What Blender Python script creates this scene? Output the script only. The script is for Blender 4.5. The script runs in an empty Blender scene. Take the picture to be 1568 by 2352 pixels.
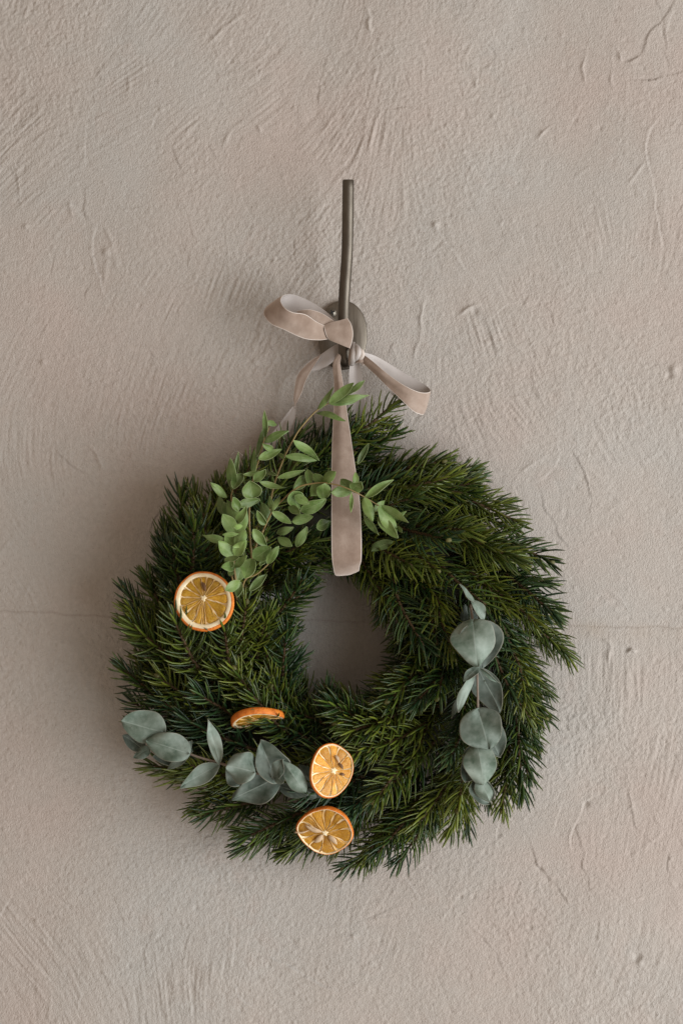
import bpy, math, random
import numpy as np
from mathutils import Vector, Matrix

random.seed(11)
rng = np.random.default_rng(11)
scene = bpy.context.scene
col = scene.collection

# ---------------------------------------------------------------- camera, world, light, exposure
S = 0.0004            # metres on the wall for one unit of the 1568 x 2352 layout grid
DIST = 1.65           # camera to wall
cam_d = bpy.data.cameras.new('camera')
cam = bpy.data.objects.new('camera', cam_d); col.objects.link(cam)
cam.location = (0, -DIST, 0)
cam.rotation_euler = (math.pi/2, 0, 0)
cam_d.sensor_fit = 'VERTICAL'; cam_d.sensor_height = 24
cam_d.angle_y = 2*math.atan(1176*S/DIST)
cam_d.clip_start = 0.05; cam_d.clip_end = 50
scene.camera = cam

world = bpy.data.worlds.new('World'); scene.world = world
world.use_nodes = True
bg = world.node_tree.nodes['Background']
bg.inputs['Color'].default_value = (1.0, 0.81, 0.645, 1)
bg.inputs['Strength'].default_value = 0.47

win_d = bpy.data.lights.new('window_light', 'AREA')
win_d.shape = 'RECTANGLE'; win_d.size = 3.1; win_d.size_y = 2.8
win_d.energy = 192; win_d.color = (0.915, 0.965, 1.0)
win = bpy.data.objects.new('window_light', win_d); col.objects.link(win)
win.location = (2.62, -1.85, -0.62)
win.rotation_euler = (Vector((0, 0, -0.03)) - win.location).to_track_quat('-Z', 'Y').to_euler()

scene.view_settings.view_transform = 'Standard'
scene.view_settings.look = 'None'
scene.view_settings.gamma = 1
scene.view_settings.exposure = -0.14
scene.render.engine = 'CYCLES'
scene.cycles.use_denoising = True
scene.cycles.max_bounces = 5

# ---------------------------------------------------------------- helpers
def P(px, py, d=0.0):
    """layout grid position + distance in front of the wall -> world point"""
    d = 0.80*d if d < 0.05 else 0.04+(d-0.05)*1.05
    k = (DIST - d)/DIST
    return Vector(((px-784)*S*k, -d, (1176-py)*S*k))

def crop(ox, oy, sc):
    return lambda x, y: (ox + x*sc, oy + y*sc)

def tag(o, label=None, cat=None, group=None, kind=None):
    if label: o['label'] = label
    if cat: o['category'] = cat
    if group: o['group'] = group
    if kind: o['kind'] = kind
    return o

def empty(name, loc):
    o = bpy.data.objects.new(name, None); col.objects.link(o); o.location = loc
    o.empty_display_size = 0.02
    return o

def link(name, me, parent=None, mats=()):
    o = bpy.data.objects.new(name, me); col.objects.link(o)
    if parent is not None:
        o.parent = parent
        p = parent; loc = Vector((0, 0, 0))
        while p is not None:
            if p.rotation_euler.to_matrix() != Matrix.Identity(3): break
            loc += p.location; p = p.parent
        o.location = -loc
    for m in mats:
        me.materials.append(m)
    return o

def mesh(name, verts, faces, smooth=True, mat_idx=None):
    me = bpy.data.meshes.new(name)
    me.from_pydata([tuple(v) for v in verts], [], faces)
    me.polygons.foreach_set('use_smooth', [smooth]*len(me.polygons))
    if mat_idx is not None:
        me.polygons.foreach_set('material_index', mat_idx)
    me.update()
    return me

def catmull(pts, n):
    """resample a list of numpy vectors to n points with a Catmull-Rom spline"""
    pts = np.array(pts, float)
    k = len(pts)
    ext = np.vstack([2*pts[0]-pts[1], pts, 2*pts[-1]-pts[-2]])
    out = []
    for i in range(n):
        u = i/(n-1)*(k-1)
        j = min(int(u), k-2); t = u-j
        p0, p1, p2, p3 = ext[j], ext[j+1], ext[j+2], ext[j+3]
        out.append(0.5*((2*p1)+(-p0+p2)*t+(2*p0-5*p1+4*p2-p3)*t*t+(-p0+3*p1-3*p2+p3)*t**3))
    return np.array(out)

def tube(path, radii, sides=8, flat=1.0, cap=True):
    path = [Vector(p) for p in path]
    vs, fs = [], []
    up = Vector((0.13, -1, 0.21)).normalized()
    n = len(path)
    for i, p in enumerate(path):
        t = (path[min(i+1, n-1)]-path[max(i-1, 0)]).normalized()
        a = t.cross(up).normalized(); b = a.cross(t)
        up = b.copy() if abs(b.length-1) < 0.1 else up
        for k in range(sides):
            w = 2*math.pi*k/sides
            vs.append(p + a*math.cos(w)*radii[i] + b*math.sin(w)*radii[i]*flat)
    for i in range(n-1):
        for k in range(sides):
            k2 = (k+1) % sides
            fs.append((i*sides+k, i*sides+k2, (i+1)*sides+k2, (i+1)*sides+k))
    if cap:
        fs.append(tuple(range(sides-1, -1, -1)))
        fs.append(tuple((n-1)*sides+k for k in range(sides)))
    return vs, fs

# ---------------------------------------------------------------- materials
class NT:
    def __init__(s, name):
        s.m = bpy.data.materials.new(name); s.m.use_nodes = True
        s.t = s.m.node_tree; s.b = s.t.nodes['Principled BSDF']
    def n(s, kind, **kw):
        nd = s.t.nodes.new(kind)
        for k, v in kw.items():
            if k in nd.inputs: nd.inputs[k].default_value = v
            else: setattr(nd, k, v)
        return nd
    def l(s, a, b): s.t.links.new(a, b)
    def noise(s, vec=None, scale=5.0, detail=3.0, rough=0.55):
        nd = s.n('ShaderNodeTexNoise'); nd.inputs['Scale'].default_value = scale
        nd.inputs['Detail'].default_value = detail; nd.inputs['Roughness'].default_value = rough
        if vec is not None: s.l(vec, nd.inputs['Vector'])
        return nd.outputs['Fac']
    def ramp(s, fac, stops):
        nd = s.n('ShaderNodeValToRGB'); e = nd.color_ramp.elements
        while len(e) < len(stops): e.new(0.5)
        for i, (p, c) in enumerate(stops):
            e[i].position = p; e[i].color = (*c, 1) if len(c) == 3 else c
        s.l(fac, nd.inputs['Fac'])
        return nd.outputs['Color']
    def mix(s, fac, a, b, mode='MIX'):
        nd = s.n('ShaderNodeMix', data_type='RGBA', blend_type=mode)
        for sock, v in ((nd.inputs[0], fac), (nd.inputs[6], a), (nd.inputs[7], b)):
            if hasattr(v, 'is_linked'): s.l(v, sock)
            elif isinstance(v, (int, float)): sock.default_value = v
            else: sock.default_value = (*v, 1)
        return nd.outputs[2]
    def math(s, op, a, b=0.0):
        nd = s.n('ShaderNodeMath', operation=op)
        for sock, v in ((nd.inputs[0], a), (nd.inputs[1], b)):
            if hasattr(v, 'is_linked'): s.l(v, sock)
            else: sock.default_value = v
        return nd.outputs[0]
    def attr(s, name):
        return s.n('ShaderNodeAttribute', attribute_name=name)
    def obj(s): return s.n('ShaderNodeTexCoord').outputs['Object']
    def bump(s, h, strength=0.5, dist=0.001):
        nd = s.n('ShaderNodeBump'); nd.inputs['Strength'].default_value = strength
        nd.inputs['Distance'].default_value = dist
        s.l(h, nd.inputs['Height']); s.l(nd.outputs['Normal'], s.b.inputs['Normal'])
    def set(s, **kw):
        for k, v in kw.items():
            k = k.replace('_', ' ')
            if hasattr(v, 'is_linked'): s.l(v, s.b.inputs[k])
            else: s.b.inputs[k].default_value = (*v, 1) if isinstance(v, tuple) else v
        return s

def mat_wall():
    t = NT('lime_plaster'); o = t.obj()
    big = t.noise(o, 4.2, 4, 0.6)
    c = t.ramp(big, [(0.36, (0.440, 0.374, 0.334)), (0.50, (0.432, 0.389, 0.351)), (0.64, (0.424, 0.400, 0.370))])
    mid = t.noise(o, 17, 4, 0.6)
    c = t.mix(t.ramp(mid, [(0.56, (0, 0, 0)), (0.74, (0.42, 0.42, 0.42))]), c, (0.445, 0.358, 0.310))
    fine = t.noise(o, 260, 4, 0.65)
    c = t.mix(0.55, c, t.ramp(fine, [(0.3, (0.84, 0.83, 0.82)), (0.62, (1.06, 1.06, 1.06))]), 'MULTIPLY')
    # small dark pores
    v = t.n('ShaderNodeTexVoronoi'); v.inputs['Scale'].default_value = 210; t.l(o, v.inputs['Vector'])
    pore = t.ramp(v.outputs['Distance'], [(0.06, (1, 1, 1)), (0.16, (0, 0, 0))])
    pm = t.math('MULTIPLY', pore, t.ramp(t.noise(o, 34, 2), [(0.52, (0, 0, 0)), (0.66, (0.6, 0.6, 0.6))]))
    c = t.mix(pm, c, (0.22, 0.165, 0.13))
    fl = t.ramp(t.noise(o, 700, 3, 0.7), [(0.60, (0, 0, 0)), (0.74, (0.55, 0.55, 0.55))])
    c = t.mix(fl, c, (0.56, 0.51, 0.46))
    crack = t.attr('crack').outputs['Fac']
    c = t.mix(crack, c, (0.20, 0.15, 0.115))
    stain = t.attr('stain').outputs['Fac']
    c = t.mix(stain, c, (0.37, 0.285, 0.21))
    t.set(Base_Color=c, Roughness=0.93)
    t.b.inputs['Specular IOR Level'].default_value = 0.15
    h = t.math('ADD', t.math('MULTIPLY', t.noise(o, 620, 3, 0.6), 0.9), t.math('MULTIPLY', t.noise(o, 1200, 2, 0.5), 0.4))
    t.bump(h, 0.75, 0.0015)
    return t.m

def mat_needle():
    t = NT('fir_needle')
    tt = t.attr('along').outputs['Fac']; rn = t.attr('tint').outputs['Fac']
    oi = t.n('ShaderNodeObjectInfo').outputs['Random']
    dark = t.ramp(rn, [(0.0, (0.008, 0.024, 0.006)), (0.50, (0.022, 0.050, 0.009)), (1.0, (0.090, 0.130, 0.018))])
    young = t.ramp(rn, [(0.0, (0.036, 0.062, 0.008)), (1.0, (0.165, 0.190, 0.022))])
    blue = t.ramp(rn, [(0.0, (0.012, 0.034, 0.015)), (1.0, (0.050, 0.100, 0.045))])
    sel = t.ramp(oi, [(0.42, (0, 0, 0)), (0.80, (0.85, 0.85, 0.85))])
    c = t.mix(sel, dark, young)
    sel2 = t.ramp(oi, [(0.08, (0.7, 0.7, 0.7)), (0.24, (0, 0, 0))])
    c = t.mix(sel2, c, blue)
    c = t.mix(t.ramp(tt, [(0.0, (0.8, 0.8, 0.8)), (0.22, (0, 0, 0))]), c, (0.045, 0.034, 0.012))
    c = t.mix(t.ramp(tt, [(0.82, (0, 0, 0)), (1.0, (0.55, 0.55, 0.55))]), c, (0.13, 0.105, 0.030))
    t.set(Base_Color=c, Roughness=0.33)
    t.b.inputs['Specular IOR Level'].default_value = 0.45
    return t.m

def mat_simple(name, c1, c2, scale, rough=0.6, bump=0.3, bscale=None, dist=0.0005, spec=0.4):
    t = NT(name); o = t.obj()
    f = t.noise(o, scale, 4, 0.6)
    t.set(Base_Color=t.ramp(f, [(0.3, c1), (0.7, c2)]), Roughness=rough)
    t.b.inputs['Specular IOR Level'].default_value = spec
    if bump: t.bump(t.noise(o, bscale or scale*3, 3, 0.6), bump, dist)
    return t.m

def mat_leaf(name, a, b, pale, rim_c, rough, speck=0.5, dusty=0.0):
    t = NT(name); o = t.obj()
    tone = t.n('ShaderNodeObjectInfo')
    f = t.noise(o, 55, 4, 0.6)
    c = t.ramp(f, [(0.32, a), (0.68, b)])
    c = t.mix(t.math('MULTIPLY', t.ramp(t.noise(o, 170, 3), [(0.45, (0, 0, 0)), (0.7, (1, 1, 1))]), 0.35), c, pale)
    if dusty:
        c = t.mix(t.math('MULTIPLY', t.ramp(t.noise(o, 38, 3), [(0.42, (0, 0, 0)), (0.64, (1, 1, 1))]), dusty), c, pale)
    c = t.mix(1.0, c, tone.outputs['Color'], 'MULTIPLY')  # per-leaf tone: own variation plus painted shade and light
    # veins: midrib and faint side veins
    rib = t.attr('rib').outputs['Fac']; rim = t.attr('rim').outputs['Fac']; vein = t.attr('vein').outputs['Fac']
    c = t.mix(t.math('MULTIPLY', rib, 0.55), c, pale)
    c = t.mix(t.math('MULTIPLY', vein, 0.16), c, pale)
    c = t.mix(t.math('MULTIPLY', rim, 0.75), c, rim_c)
    v = t.n('ShaderNodeTexVoronoi'); v.inputs['Scale'].default_value = 190; t.l(o, v.inputs['Vector'])
    sp = t.math('MULTIPLY', t.ramp(v.outputs['Distance'], [(0.09, (1, 1, 1)), (0.17, (0, 0, 0))]), speck)
    sp = t.math('MULTIPLY', sp, t.ramp(t.noise(o, 60, 2), [(0.5, (0, 0, 0)), (0.6, (1, 1, 1))]))
    c = t.mix(sp, c, (0.05, 0.05, 0.025))
    t.set(Base_Color=c, Roughness=rough)
    t.b.inputs['Specular IOR Level'].default_value = 0.35
    t.bump(t.noise(o, 420, 3, 0.6), 0.12, 0.0006)
    tr = t.n('ShaderNodeBsdfTranslucent'); t.l(c, tr.inputs['Color'])
    ms = t.n('ShaderNodeMixShader'); ms.inputs[0].default_value = 0.22
    out = t.t.nodes['Material Output']
    t.l(t.b.outputs[0], ms.inputs[1]); t.l(tr.outputs[0], ms.inputs[2]); t.l(ms.outputs[0], out.inputs['Surface'])
    return t.m

def mat_velvet():
    t = NT('blush_velvet'); o = t.obj()
    f = t.noise(o, 34, 4, 0.62)
    c = t.ramp(f, [(0.30, (0.225, 0.160, 0.123)), (0.50, (0.312, 0.236, 0.190)), (0.72, (0.430, 0.345, 0.292))])
    t.set(Base_Color=c, Roughness=0.85)
    t.b.inputs['Specular IOR Level'].default_value = 0.1
    t.b.inputs['Sheen Weight'].default_value = 0.8
    t.b.inputs['Sheen Roughness'].default_value = 0.45
    t.b.inputs['Sheen Tint'].default_value = (0.95, 0.82, 0.74, 1)
    t.bump(t.math('ADD', t.math('MULTIPLY', t.noise(o, 2200, 2, 0.5), 0.2), t.noise(o, 85, 3, 0.6)), 0.5, 0.0012)
    return t.m

def mat_satin():
    t = NT('ribbon_satin_back'); o = t.obj()
    w = t.n('ShaderNodeTexWave', bands_direction='DIAGONAL'); w.inputs['Scale'].default_value = 520; t.l(o, w.inputs['Vector'])
    c = t.ramp(t.noise(o, 60, 3), [(0.3, (0.42, 0.375, 0.352)), (0.7, (0.50, 0.455, 0.430))])
    t.set(Base_Color=c, Roughness=0.5)
    t.b.inputs['Specular IOR Level'].default_value = 0.35
    t.bump(w.outputs['Fac'], 0.05, 0.0002)
    return t.m

def mat_metal(name, c1, c2, rough, zs=1.0, scale=120):
    t = NT(name); o = t.obj()
    mp = t.n('ShaderNodeMapping'); mp.inputs['Scale'].default_value = (1, 1, zs); t.l(o, mp.inputs['Vector'])
    f = t.noise(mp.outputs[0], scale, 4, 0.65)
    g = t.noise(o, 40, 4, 0.6)
    c = t.mix(t.math('MULTIPLY', g, 0.8), t.ramp(f, [(0.3, c1), (0.7, c2)]), c1)
    t.set(Base_Color=c, Metallic=1.0, Roughness=t.math('ADD', t.math('MULTIPLY', g, 0.22), rough-0.1))
    t.bump(f, 0.10, 0.0004)
    return t.m

def mat_flesh(name, a, b, hi):
    t = NT(name)
    uv = t.n('ShaderNodeUVMap', uv_map='polar').outputs[0]
    mp = t.n('ShaderNodeMapping'); mp.inputs['Scale'].default_value = (26, 5.0, 1); t.l(uv, mp.inputs['Vector'])
    f = t.noise(mp.outputs[0], 1.0, 5, 0.65)
    o = t.obj(); g = t.noise(o, 330, 3, 0.6); k = t.noise(o, 95, 3, 0.6)
    c = t.ramp(f, [(0.36, a), (0.60, b)])
    c = t.mix(t.ramp(k, [(0.40, (0.0, 0.0, 0.0)), (0.72, (0.75, 0.75, 0.75))]), c, a)
    vein = t.ramp(t.math('ABSOLUTE', t.math('SUBTRACT', t.noise(mp.outputs[0], 1.4, 2, 0.5), 0.5)), [(0.0, (0.6, 0.6, 0.6)), (0.035, (0, 0, 0))])
    vein = t.math('MULTIPLY', vein, t.ramp(g, [(0.40, (0, 0, 0)), (0.60, (1, 1, 1))]))
    c = t.mix(vein, c, hi)
    oi = t.n('ShaderNodeObjectInfo').outputs['Random']
    c = t.mix(1.0, c, t.ramp(oi, [(0.0, (0.72, 0.68, 0.60)), (0.5, (1, 1, 1)), (1.0, (1.22, 1.18, 1.1))]), 'MULTIPLY')
    t.set(Base_Color=c, Roughness=0.34)
    t.b.inputs['Specular IOR Level'].default_value = 0.45
    t.b.inputs['Subsurface Weight'].default_value = 0.25
    t.b.inputs['Subsurface Radius'].default_value = (0.004, 0.002, 0.0006)
    t.b.inputs['Subsurface Scale'].default_value = 0.5
    t.bump(t.math('ADD', f, t.math('MULTIPLY', g, 0.7)), 0.6, 0.0010)
    return t.m

M = {}
M['wall'] = mat_wall()
M['needle'] = mat_needle()
M['twig'] = mat_simple('brown_fir_twig', (0.045, 0.024, 0.010), (0.10, 0.055, 0.022), 300, 0.75)
M['bud'] = mat_simple('fir_bud', (0.060, 0.060, 0.016), (0.13, 0.115, 0.030), 300, 0.6)
M['frame'] = mat_simple('dark_wire_frame', (0.012, 0.014, 0.007), (0.030, 0.026, 0.013), 120, 0.8, 0.6)
M['green_leaf'] = mat_leaf('green_eucalyptus_leaf', (0.095, 0.168, 0.036), (0.212, 0.302, 0.088), (0.315, 0.395, 0.175), (0.38, 0.44, 0.21), 0.44)
M['silver_leaf'] = mat_leaf('silver_eucalyptus_leaf', (0.070, 0.108, 0.074), (0.155, 0.203, 0.158), (0.365, 0.420, 0.368), (0.32, 0.30, 0.24), 0.6, 0.3, 0.5)
M['green_stem'] = mat_simple('olive_brown_stem', (0.16, 0.105, 0.035), (0.26, 0.19, 0.07), 90, 0.6, 0.2)
M['silver_stem'] = mat_simple('grey_brown_stem', (0.14, 0.105, 0.08), (0.24, 0.19, 0.15), 90, 0.7, 0.2)
M['velvet'] = mat_velvet(); M['satin'] = mat_satin()
M['selvage'] = mat_simple('ribbon_selvage', (0.50, 0.42, 0.37), (0.60, 0.53, 0.48), 200, 0.8, 0)
M['nickel'] = mat_metal('aged_nickel', (0.100, 0.084, 0.067), (0.19, 0.166, 0.138), 0.46, 0.12, 260)
M['plate'] = mat_metal('brushed_aged_plate', (0.155, 0.132, 0.106), (0.28, 0.246, 0.206), 0.48, 0.08, 420)
M['screw'] = mat_metal('dull_steel_screw', (0.16, 0.14, 0.115), (0.26, 0.235, 0.20), 0.42)
M['dark'] = mat_simple('recess_shade', (0.01, 0.009, 0.008), (0.02, 0.018, 0.015), 80, 0.8, 0)  # near-black colour for the shade inside the screw slot
M['peel'] = mat_simple('dried_orange_peel', (0.52, 0.112, 0.010), (0.85, 0.265, 0.030), 120, 0.5, 0.9, 800, 0.0009)
M['pith'] = mat_simple('cream_pith', (0.78, 0.60, 0.34), (0.90, 0.80, 0.58), 130, 0.75, 0.5, 700, 0.0005)
M['membrane'] = mat_simple('dry_membrane', (0.60, 0.33, 0.075), (0.80, 0.53, 0.20), 260, 0.6, 0.4)
M['seed'] = mat_simple('pale_pip', (0.40, 0.265, 0.155), (0.60, 0.44, 0.28), 240, 0.6, 0.3)
M['husk'] = mat_simple('brown_pip', (0.10, 0.045, 0.016), (0.20, 0.10, 0.045), 240, 0.6, 0.3)
M['flesh_olive'] = mat_flesh('olive_amber_flesh', (0.36, 0.180, 0.008), (0.62, 0.350, 0.026), (0.88, 0.57, 0.17))
M['flesh_bright'] = mat_flesh('bright_orange_flesh', (0.58, 0.250, 0.022), (0.80, 0.41, 0.060), (0.90, 0.60, 0.22))
M['flesh_brown'] = mat_flesh('brown_amber_flesh', (0.42, 0.190, 0.010), (0.66, 0.335, 0.028), (0.80, 0.50, 0.17))

# ---------------------------------------------------------------- the wall: trowelled plaster as real relief
def build_wall():
    step = 0.00105; Q = 0.0013/step
    far = np.cumsum(np.linspace(0.004, 0.035, 42))
    def axis(a):
        f = np.arange(-a, a, step); return np.concatenate([(-a-far)[::-1], f, a+far])
    xs = axis(0.345); zs = axis(0.50)
    nx, nz = len(xs), len(zs)
    def gauss(a, s):
        ky = np.fft.fftfreq(a.shape[0])[:, None]; kx = np.fft.fftfreq(a.shape[1])[None, :]
        g = np.exp(-2*(math.pi**2)*(s**2)*(kx**2+ky**2))
        r = np.real(np.fft.ifft2(np.fft.fft2(a)*g))
        return r
    def nz_(s):
        a = gauss(rng.standard_normal((nz, nx)), s*Q); return (a-a.mean())/a.std()
    X, Z = np.meshgrid(xs, zs)
    # direction of the trowel strokes, patch by patch
    patch = np.floor(nz_(44)*1.1+0.5)*0.24
    ang = math.pi/2 - 0.16 + 0.22*nz_(75) + gauss(patch, 3.0) + np.where((X < 0.02) & (Z < -0.1), 0.42, 0)*1.0
    dx, dz = np.cos(ang), np.sin(ang)
    w = rng.standard_normal((nz, nx)); w = gauss(w, 0.45)
    acc = w.copy(); ii, jj = np.mgrid[0:nz, 0:nx].astype(float)
    for sgn in (1, -1):
        pi_, pj = ii.copy(), jj.copy()
        for k in range(18):
            a = np.clip(pi_.round().astype(int), 0, nz-1); b = np.clip(pj.round().astype(int), 0, nx-1)
            pi_ += sgn*dz[a, b]; pj += sgn*dx[a, b]
            a = np.clip(pi_.round().astype(int), 0, nz-1); b = np.clip(pj.round().astype(int), 0, nx-1)
            acc += w[a, b]*(1-k/19)
    acc = (acc-acc.mean())/acc.std()
    strength = np.clip(0.45+0.6*nz_(26), 0.05, 1.7)*np.clip(0.75+0.4*nz_(9), 0.1, 1.5)
    grain = nz_(0.55)
    h = 0.00016*acc*strength + 0.00013*grain*np.clip(0.7+0.4*nz_(22), 0.2, 1.6)
    h += 0.00013*nz_(3.5)*np.clip(0.1+0.6*nz_(22), 0, 1.5) + 0.00025*nz_(14) + 0.0008*nz_(28) + 0.0012*nz_(70)
    # grains and pits
    sp = (rng.random((nz, nx)) > 0.9955).astype(float)*rng.random((nz, nx))
    h += 0.0046*gauss(sp, 0.9*Q)
    sp = (rng.random((nz, nx)) > 0.9972).astype(float)*rng.random((nz, nx))
    h -= 0.0055*gauss(sp, 0.9*Q)
    # lips left by the edge of the trowel at patch borders
    gx = np.gradient(gauss(np.floor(nz_(30)*1.2), 1.0), axis=1)
    h += 0.0003*gx*np.clip(nz_(18), 0, 2)
    wob = nz_(3)
    crack = np.zeros_like(h); stain = np.zeros_like(h)
    def poly(pts, kind, hgt, wid):
        nonlocal h, crack
        pts = [((x-784)*S, (1176-y)*S) for x, y in pts]
        if len(pts) > 2:
            pts = [tuple(p) for p in catmull([np.array(p) for p in pts], len(pts)*3)]
        pad = wid*5
        x0 = min(p[0] for p in pts)-pad; x1 = max(p[0] for p in pts)+pad
        z0 = min(p[1] for p in pts)-pad; z1 = max(p[1] for p in pts)+pad
        i0, i1 = np.searchsorted(zs, [z0, z1]); j0, j1 = np.searchsorted(xs, [x0, x1])
        if i1 <= i0 or j1 <= j0: return
        xx, zz = X[i0:i1, j0:j1] + 0.0009*wob[i0:i1, j0:j1], Z[i0:i1, j0:j1] + 0.0007*wob[i0:i1, j0:j1]
        best = np.full(xx.shape, 9.0); side = np.zeros(xx.shape); tpar = np.zeros(xx.shape)
        n = len(pts)-1
        for q, (a, b) in enumerate(zip(pts[:-1], pts[1:])):
            ex, ez = b[0]-a[0], b[1]-a[1]; L2 = ex*ex+ez*ez+1e-12
            t = np.clip(((xx-a[0])*ex+(zz-a[1])*ez)/L2, 0, 1)
            d = np.hypot(xx-a[0]-t*ex, zz-a[1]-t*ez)
            s = np.sign(ex*(zz-a[1])-ez*(xx-a[0]))
            m = d < best
            best[m] = d[m]; side[m] = s[m]; tpar[m] = ((q+t)/n)[m]
        env = np.clip(np.sin(math.pi*np.clip(tpar, 0.02, 0.98))*1.6, 0, 1)*np.clip(0.8+0.35*wob[i0:i1, j0:j1], 0.2, 1.4)
        if kind == 'ridge': h[i0:i1, j0:j1] += hgt*env*np.exp(-(best/wid)**2)
        elif kind == 'step': h[i0:i1, j0:j1] += hgt*env*side*np.exp(-best/wid)
        elif kind == 'crack':
            e = np.exp(-(best/wid)**2)
            h[i0:i1, j0:j1] -= hgt*e; crack[i0:i1, j0:j1] = np.maximum(crack[i0:i1, j0:j1], e*0.30)
    R, T, K = 'ridge', 'step', 'crack'
    for pts, k, hg, wd in [
        ([(1560, -20), (1525, 40), (1490, 75), (1470, 125), (1432, 138)], T, 0.0011, 0.005),
        ([(1432, 138), (1418, 120), (1405, 100)], R, 0.0007, 0.0016),
        ([(1097, 98), (1130, 112), (1136, 132), (1108, 160)], T, 0.0010, 0.0026),
        ([(1450, 185), (1520, 178), (1590, 160)], T, -0.0010, 0.004),
        ([(1515, 272), (1492, 300), (1484, 345), (1500, 440), (1515, 540), (1528, 598)], T, -0.0011, 0.004),
        ([(1480, 370), (1440, 425)], R, 0.0006, 0.0014),
        ([(1404, 104), (1400, 150), (1405, 210)], R, 0.0006, 0.0015),
        ([(1345, 110), (1340, 150), (1345, 200)], R, 0.0005, 0.0014),
        ([(1236, 318), (1262, 290), (1288, 300)], R, 0.0005, 0.0013),
        ([(1128, 390), (1135, 480), (1190, 560)], T, 0.0005, 0.003),
        ([(920, 385), (960, 450), (992, 505), (1040, 575), (1120, 680)], T, -0.0006, 0.0035),
        ([(975, 640), (965, 760), (940, 860)], R, 0.0004, 0.0015),
        ([(1056, 722), (1080, 705), (1110, 700)], R, 0.0007, 0.0016),
        ([(1120, 740), (1150, 900)], T, 0.0004, 0.003),
        ([(838, 10), (850, 55), (843, 95)], R, 0.0006, 0.0016),
        ([(1090, 185), (1096, 200)], R, 0.0006, 0.0015),
        ([(1175, 105), (1168, 130)], T, 0.0008, 0.003),
        ([(370, 248), (335, 320), (300, 385)], T, -0.0005, 0.0025),
        ([(395, 330), (410, 370), (423, 408)], T, 0.0006, 0.003),
        ([(530, 300), (508, 345)], R, 0.0005, 0.0016),
        ([(480, 335), (497, 358)], T, 0.0008, 0.003),
        ([(590, 285), (605, 300)], R, 0.0005, 0.0016),
        ([(295, 178), (300, 210)], R, 0.0005, 0.0018),
        ([(470, 110), (520, 60), (560, 30)], R, 0.0005, 0.0018),
        ([(228, 515), (212, 560), (225, 620), (250, 680)], T, -0.0010, 0.005),
        ([(245, 520), (262, 585), (270, 620)], R, 0.0006, 0.0022),
        ([(48, 340), (40, 400), (52, 520)], T, 0.0005, 0.003),
        ([(198, 410), (196, 480), (200, 530)], T, 0.0005, 0.003),
        ([(100, 1010), (160, 1060), (215, 1095), (300, 1105)], T, 0.0006, 0.003),
        ([(205, 1020), (225, 1045), (240, 1085)], R, 0.0005, 0.002),
        ([(1278, 1010), (1282, 1050), (1262, 1085), (1235, 1105)], T, -0.0008, 0.003),
        ([(1200, 1080), (1260, 1040)], R, 0.0004, 0.0018),
        ([(1230, 1110), (1265, 1190), (1320, 1280)], T, 0.0006, 0.003),
        ([(1310, 1025), (1350, 1100), (1356, 1200)], T, 0.0006, 0.003),
        ([(1310, 1355), (1300, 1335), (1325, 1322)], T, 0.0007, 0.003),
        ([(1355, 1335), (1410, 1370), (1440, 1400)], R, 0.0006, 0.0017),
        ([(1380, 1465), (1400, 1480), (1395, 1530)], R, 0.0005, 0.0018),
        ([(1440, 1500), (1452, 1490), (1462, 1498)], R, 0.0010, 0.002),
        ([(1240, 1600), (1238, 1670), (1220, 1720)], R, 0.0005, 0.0018),
        ([(1290, 1845), (1280, 1870), (1266, 1925)], T, -0.0008, 0.003),
        ([(1195, 1890), (1240, 1990), (1285, 2045), (1315, 2090)], T, 0.0009, 0.0035),
        ([(1370, 1820), (1340, 1850), (1318, 1905), (1312, 1960)], T, -0.0009, 0.0035),
        ([(1325, 1880), (1340, 1985), (1362, 2060)], T, 0.0006, 0.003),
        ([(1440, 1800), (1450, 1850), (1470, 1920), (1540, 1945)], T, 0.0006, 0.0035),
        ([(560, 2200), (640, 2210), (720, 2255), (820, 2295)], T, -0.0012, 0.005),
        ([(530, 2250), (590, 2330)], T, -0.0006, 0.004),
        ([(250, 2040), (290, 2130)], T, 0.0005, 0.004),
        ([(100, 2030), (200, 2100)], T, 0.0004, 0.003),
        ([(0, 1405), (120, 1408), (290, 1419), (420, 1422)], K, 0.0003, 0.0009),
        ([(1280, 1436), (1330, 1436), (1450, 1439), (1600, 1441)], K, 0.0004, 0.0009),
        ([(560, 1422), (700, 1425), (850, 1430)], K, 0.0003, 0.0008)]:
        poly(pts, k, hg*{K: 0.7, T: 0.75, R: 2.1}[k], wd*(1 if k == K else 0.80))
    rr = random.Random(77)
    for q in range(230):
        x, y = rr.uniform(-150, 1720), rr.uniform(-150, 2500)
        a = rr.gauss(1.45, 0.38) if rr.random() < .8 else rr.uniform(0, 3.1)
        ln = rr.uniform(25, 150); bow = rr.uniform(-.5, .5)
        pts = [(x+ln*t*math.cos(a+bow*t), y-ln*t*math.sin(a+bow*t)) for t in (0, .33, .66, 1)]
        k = rr.random()
        if k < .45: poly(pts, T, rr.choice((-1, 1))*rr.uniform(.00020, .00050), rr.uniform(.0016, .0040))
        elif k < .8: poly(pts, R, rr.uniform(.0002, .0005), rr.uniform(.0010, .0018))
        else: poly(pts, R, -rr.uniform(.0002, .00045), rr.uniform(.0009, .0016))
    def blob(px, py, r, hgt):
        nonlocal h
        x, z = (px-784)*S, (1176-py)*S
        h += hgt*np.exp(-((X-x)**2+(Z-z)**2)/(r*r))
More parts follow.
